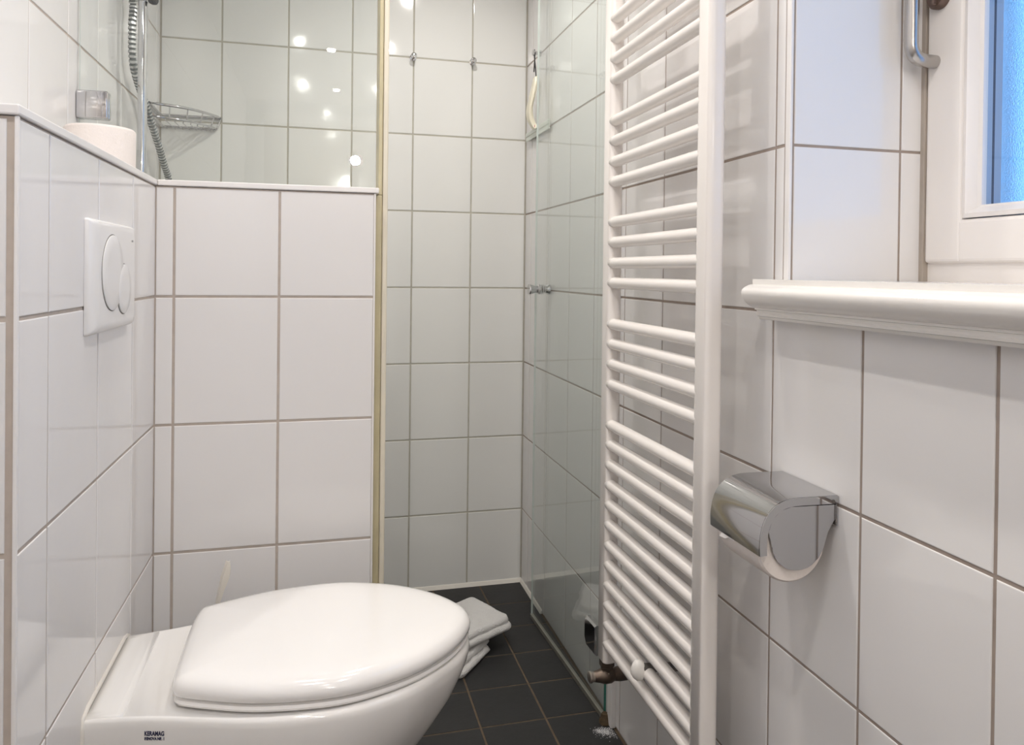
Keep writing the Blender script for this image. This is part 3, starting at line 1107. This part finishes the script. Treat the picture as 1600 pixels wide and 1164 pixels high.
for i, p in enumerate(hp_):
    wd = .013+.009*math.sin(min(1, i/16)*pi)
    th = .0065
    rg.append([(p[0]-th, p[1]-wd*.8, p[2]-.003), (p[0]-th, p[1]+wd*.8, p[2]-.003), (p[0], p[1]+wd, p[2]), (p[0]+th, p[1]+wd*.8, p[2]+.003), (p[0]+th, p[1]-wd*.8, p[2]+.003), (p[0], p[1]-wd, p[2])])
loft(bm, rg)
place(obj('handle', bm, M['squeegee'], None, 50), sq)
bm = bmesh.new()
box(bm, .6560, .6640, 2.130, 2.378, 1.500, 1.514, .002)
place(obj('blade_holder', bm, M['rubber']), sq)
bm = bmesh.new()
box(bm, .6585, .6610, 2.126, 2.382, 1.486, 1.500)
place(obj('blade', bm, M['rubber']), sq)
bm = bmesh.new()
box(bm, .6460, .6478, 2.240, 2.262, 1.5085, 1.5165, .0006)
place(obj('print', bm, M['red']), sq)['label'] = 'small red print'
bm = bmesh.new()
tube(bm, [(.6540, 2.254, 1.668), (.6520, 2.256, 1.70), (.6500, 2.268, 1.7475), (.6500, 2.262, 1.7585), (.6500, 2.256, 1.7475), (.6500, 2.264, 1.70), (.6505, 2.268, 1.690)], .0019, 8)
place(obj('cord', bm, M['black'], None, 60), sq)

# ------------------------------------------------------------------ toilet brush
tb = thing('toilet_brush', 'cream plastic toilet brush standing between toilet and partition', 'toilet brush', (-.192, 1.485, 0))
bm = bmesh.new()
lathe(bm, (-.192, 1.485, .0005), (0, 0, 1), [(0, .046), (.004, .050), (.12, .044), (.13, .042), (.130, .036), (.02, .036), (.02, 0)], 28)
place(obj('pot', bm, M['brushplastic'], None, 40), tb)
bm = bmesh.new()
hpth = catmull([(-.192, 1.485, .05), (-.190, 1.485, .18), (-.187, 1.482, .33), (-.183, 1.478, .41), (-.1765, 1.474, .445), (-.1690, 1.471, .470), (-.1640, 1.469, .492), (-.1625, 1.468, .5070)], 28)
rg = []
for i, p in enumerate(hpth):
    k = i/28
    wd = (.006+.0065*max(0, (k-.45))/.3) if k < .75 else .0125-.0075*((k-.75)/.25)**1.4
    wd = max(.004, min(wd, .0125))
    # C-shaped section, open towards -x
    sec = [(-.004, -1), (-.0022, -1), (.0025, -.72), (.0025, .72), (-.0022, 1), (-.004, 1), (.0005, .62), (.0005, -.62)]
    rg.append([(p[0]+a*1.5, p[1]+b*wd*.45, p[2]) if False else (p[0]+b*wd*.62+a*.4, p[1]-a*1.6, p[2]) for a, b in sec])
loft(bm, rg)
place(obj('handle', bm, M['brushplastic'], None, 40), tb)

# ------------------------------------------------------------------ folded towel on the floor
tw = thing('towel', 'white terry towel lying folded on the dark floor behind the toilet', 'towel', (.40, 2.0, 0))
def pad(name, corners, z0, z1, seed, n=46, edge=.013, rc=.020):
    """soft slab over a quad (corner order around), rounded at the rim and corners, slightly rumpled"""
    from mathutils import noise
    bm = bmesh.new()
    C = [Vector((*c, 0)) for c in corners]
    L = (C[1]-C[0]).length, (C[3]-C[0]).length
    def P(u, v):
        a, b = u*L[0], v*L[1]
        ca = rc if a < rc else (L[0]-rc if a > L[0]-rc else a)
        cb = rc if b < rc else (L[1]-rc if b > L[1]-rc else b)
        da, db = a-ca, b-cb
        if da and db:
            k = max(abs(da), abs(db))/math.hypot(da, db)
            a, b = ca+da*k, cb+db*k
        u, v = a/L[0], b/L[1]
        return (C[0]*(1-u)+C[1]*u)*(1-v)+(C[3]*(1-u)+C[2]*u)*v
    grid = {}
    for side in (0, 1):
        for i in range(n+1):
            for j in range(n+1):
                u, v = i/n, j/n
                p = P(u, v)
                d = min(min(u, 1-u)*L[0], min(v, 1-v)*L[1])
                k = min(1, d/edge)
                hgt = (z1-z0)/2*math.sqrt(max(0, 1-(1-k)**2))
                zc = (z0+z1)/2
                nz = noise.noise((p.x*22+seed, p.y*22, side*3.))*.0035+noise.noise((p.x*70+seed, p.y*70, side))*.0016+noise.noise((p.x*260+seed, p.y*260, side))*.0011
                if side == 0:
                    z = zc-hgt
                    z = max(z+nz*.2, .0006)
                else:
                    z = zc+hgt+nz*k
                if side == 0 and (i in (0, n) or j in (0, n)):
                    q = noise.noise_vector((p.x*40+seed, p.y*40, 0))*.0035+noise.noise_vector((p.x*190+seed, p.y*190, 0))*.0012
                    z = zc
                    grid[(0, i, j)] = grid[(1, i, j)] = bm.verts.new((p.x+q.x, p.y+q.y, z+q.z*.6))
                elif side == 1 and (i in (0, n) or j in (0, n)):
                    pass
                else:
                    grid[(side, i, j)] = bm.verts.new((p.x, p.y, z))
    for side in (0, 1):
        for i in range(n):
            for j in range(n):
                q = [grid[(side, i, j)], grid[(side, i+1, j)], grid[(side, i+1, j+1)], grid[(side, i, j+1)]]
                bm.faces.new(q if side else q[::-1])
    return place(obj(name, bm, M['terry'], None, 'all'), tw)
pad('lower_fold', [(.470, 1.995), (.362, 1.862), (.235, 1.945), (.340, 2.085)], .0008, .018, 3, edge=.008)
pad('lower_fold', [(.470, 2.008), (.358, 1.880), (.225, 1.965), (.335, 2.100)], .015, .034, 8, edge=.009)
pad('under_fold', [(.5480, 2.050), (.475, 2.158), (.320, 2.065), (.390, 1.950)], .028, .046, 5, edge=.009)
pad('top_fold', [(.456, 2.188), (.541, 2.022), (.330, 1.898), (.245, 2.065)], .041, .060, 11, edge=.009)
pad('top_fold', [(.452, 2.186), (.534, 2.028), (.326, 1.906), (.241, 2.063)], .056, .076, 17, edge=.010)
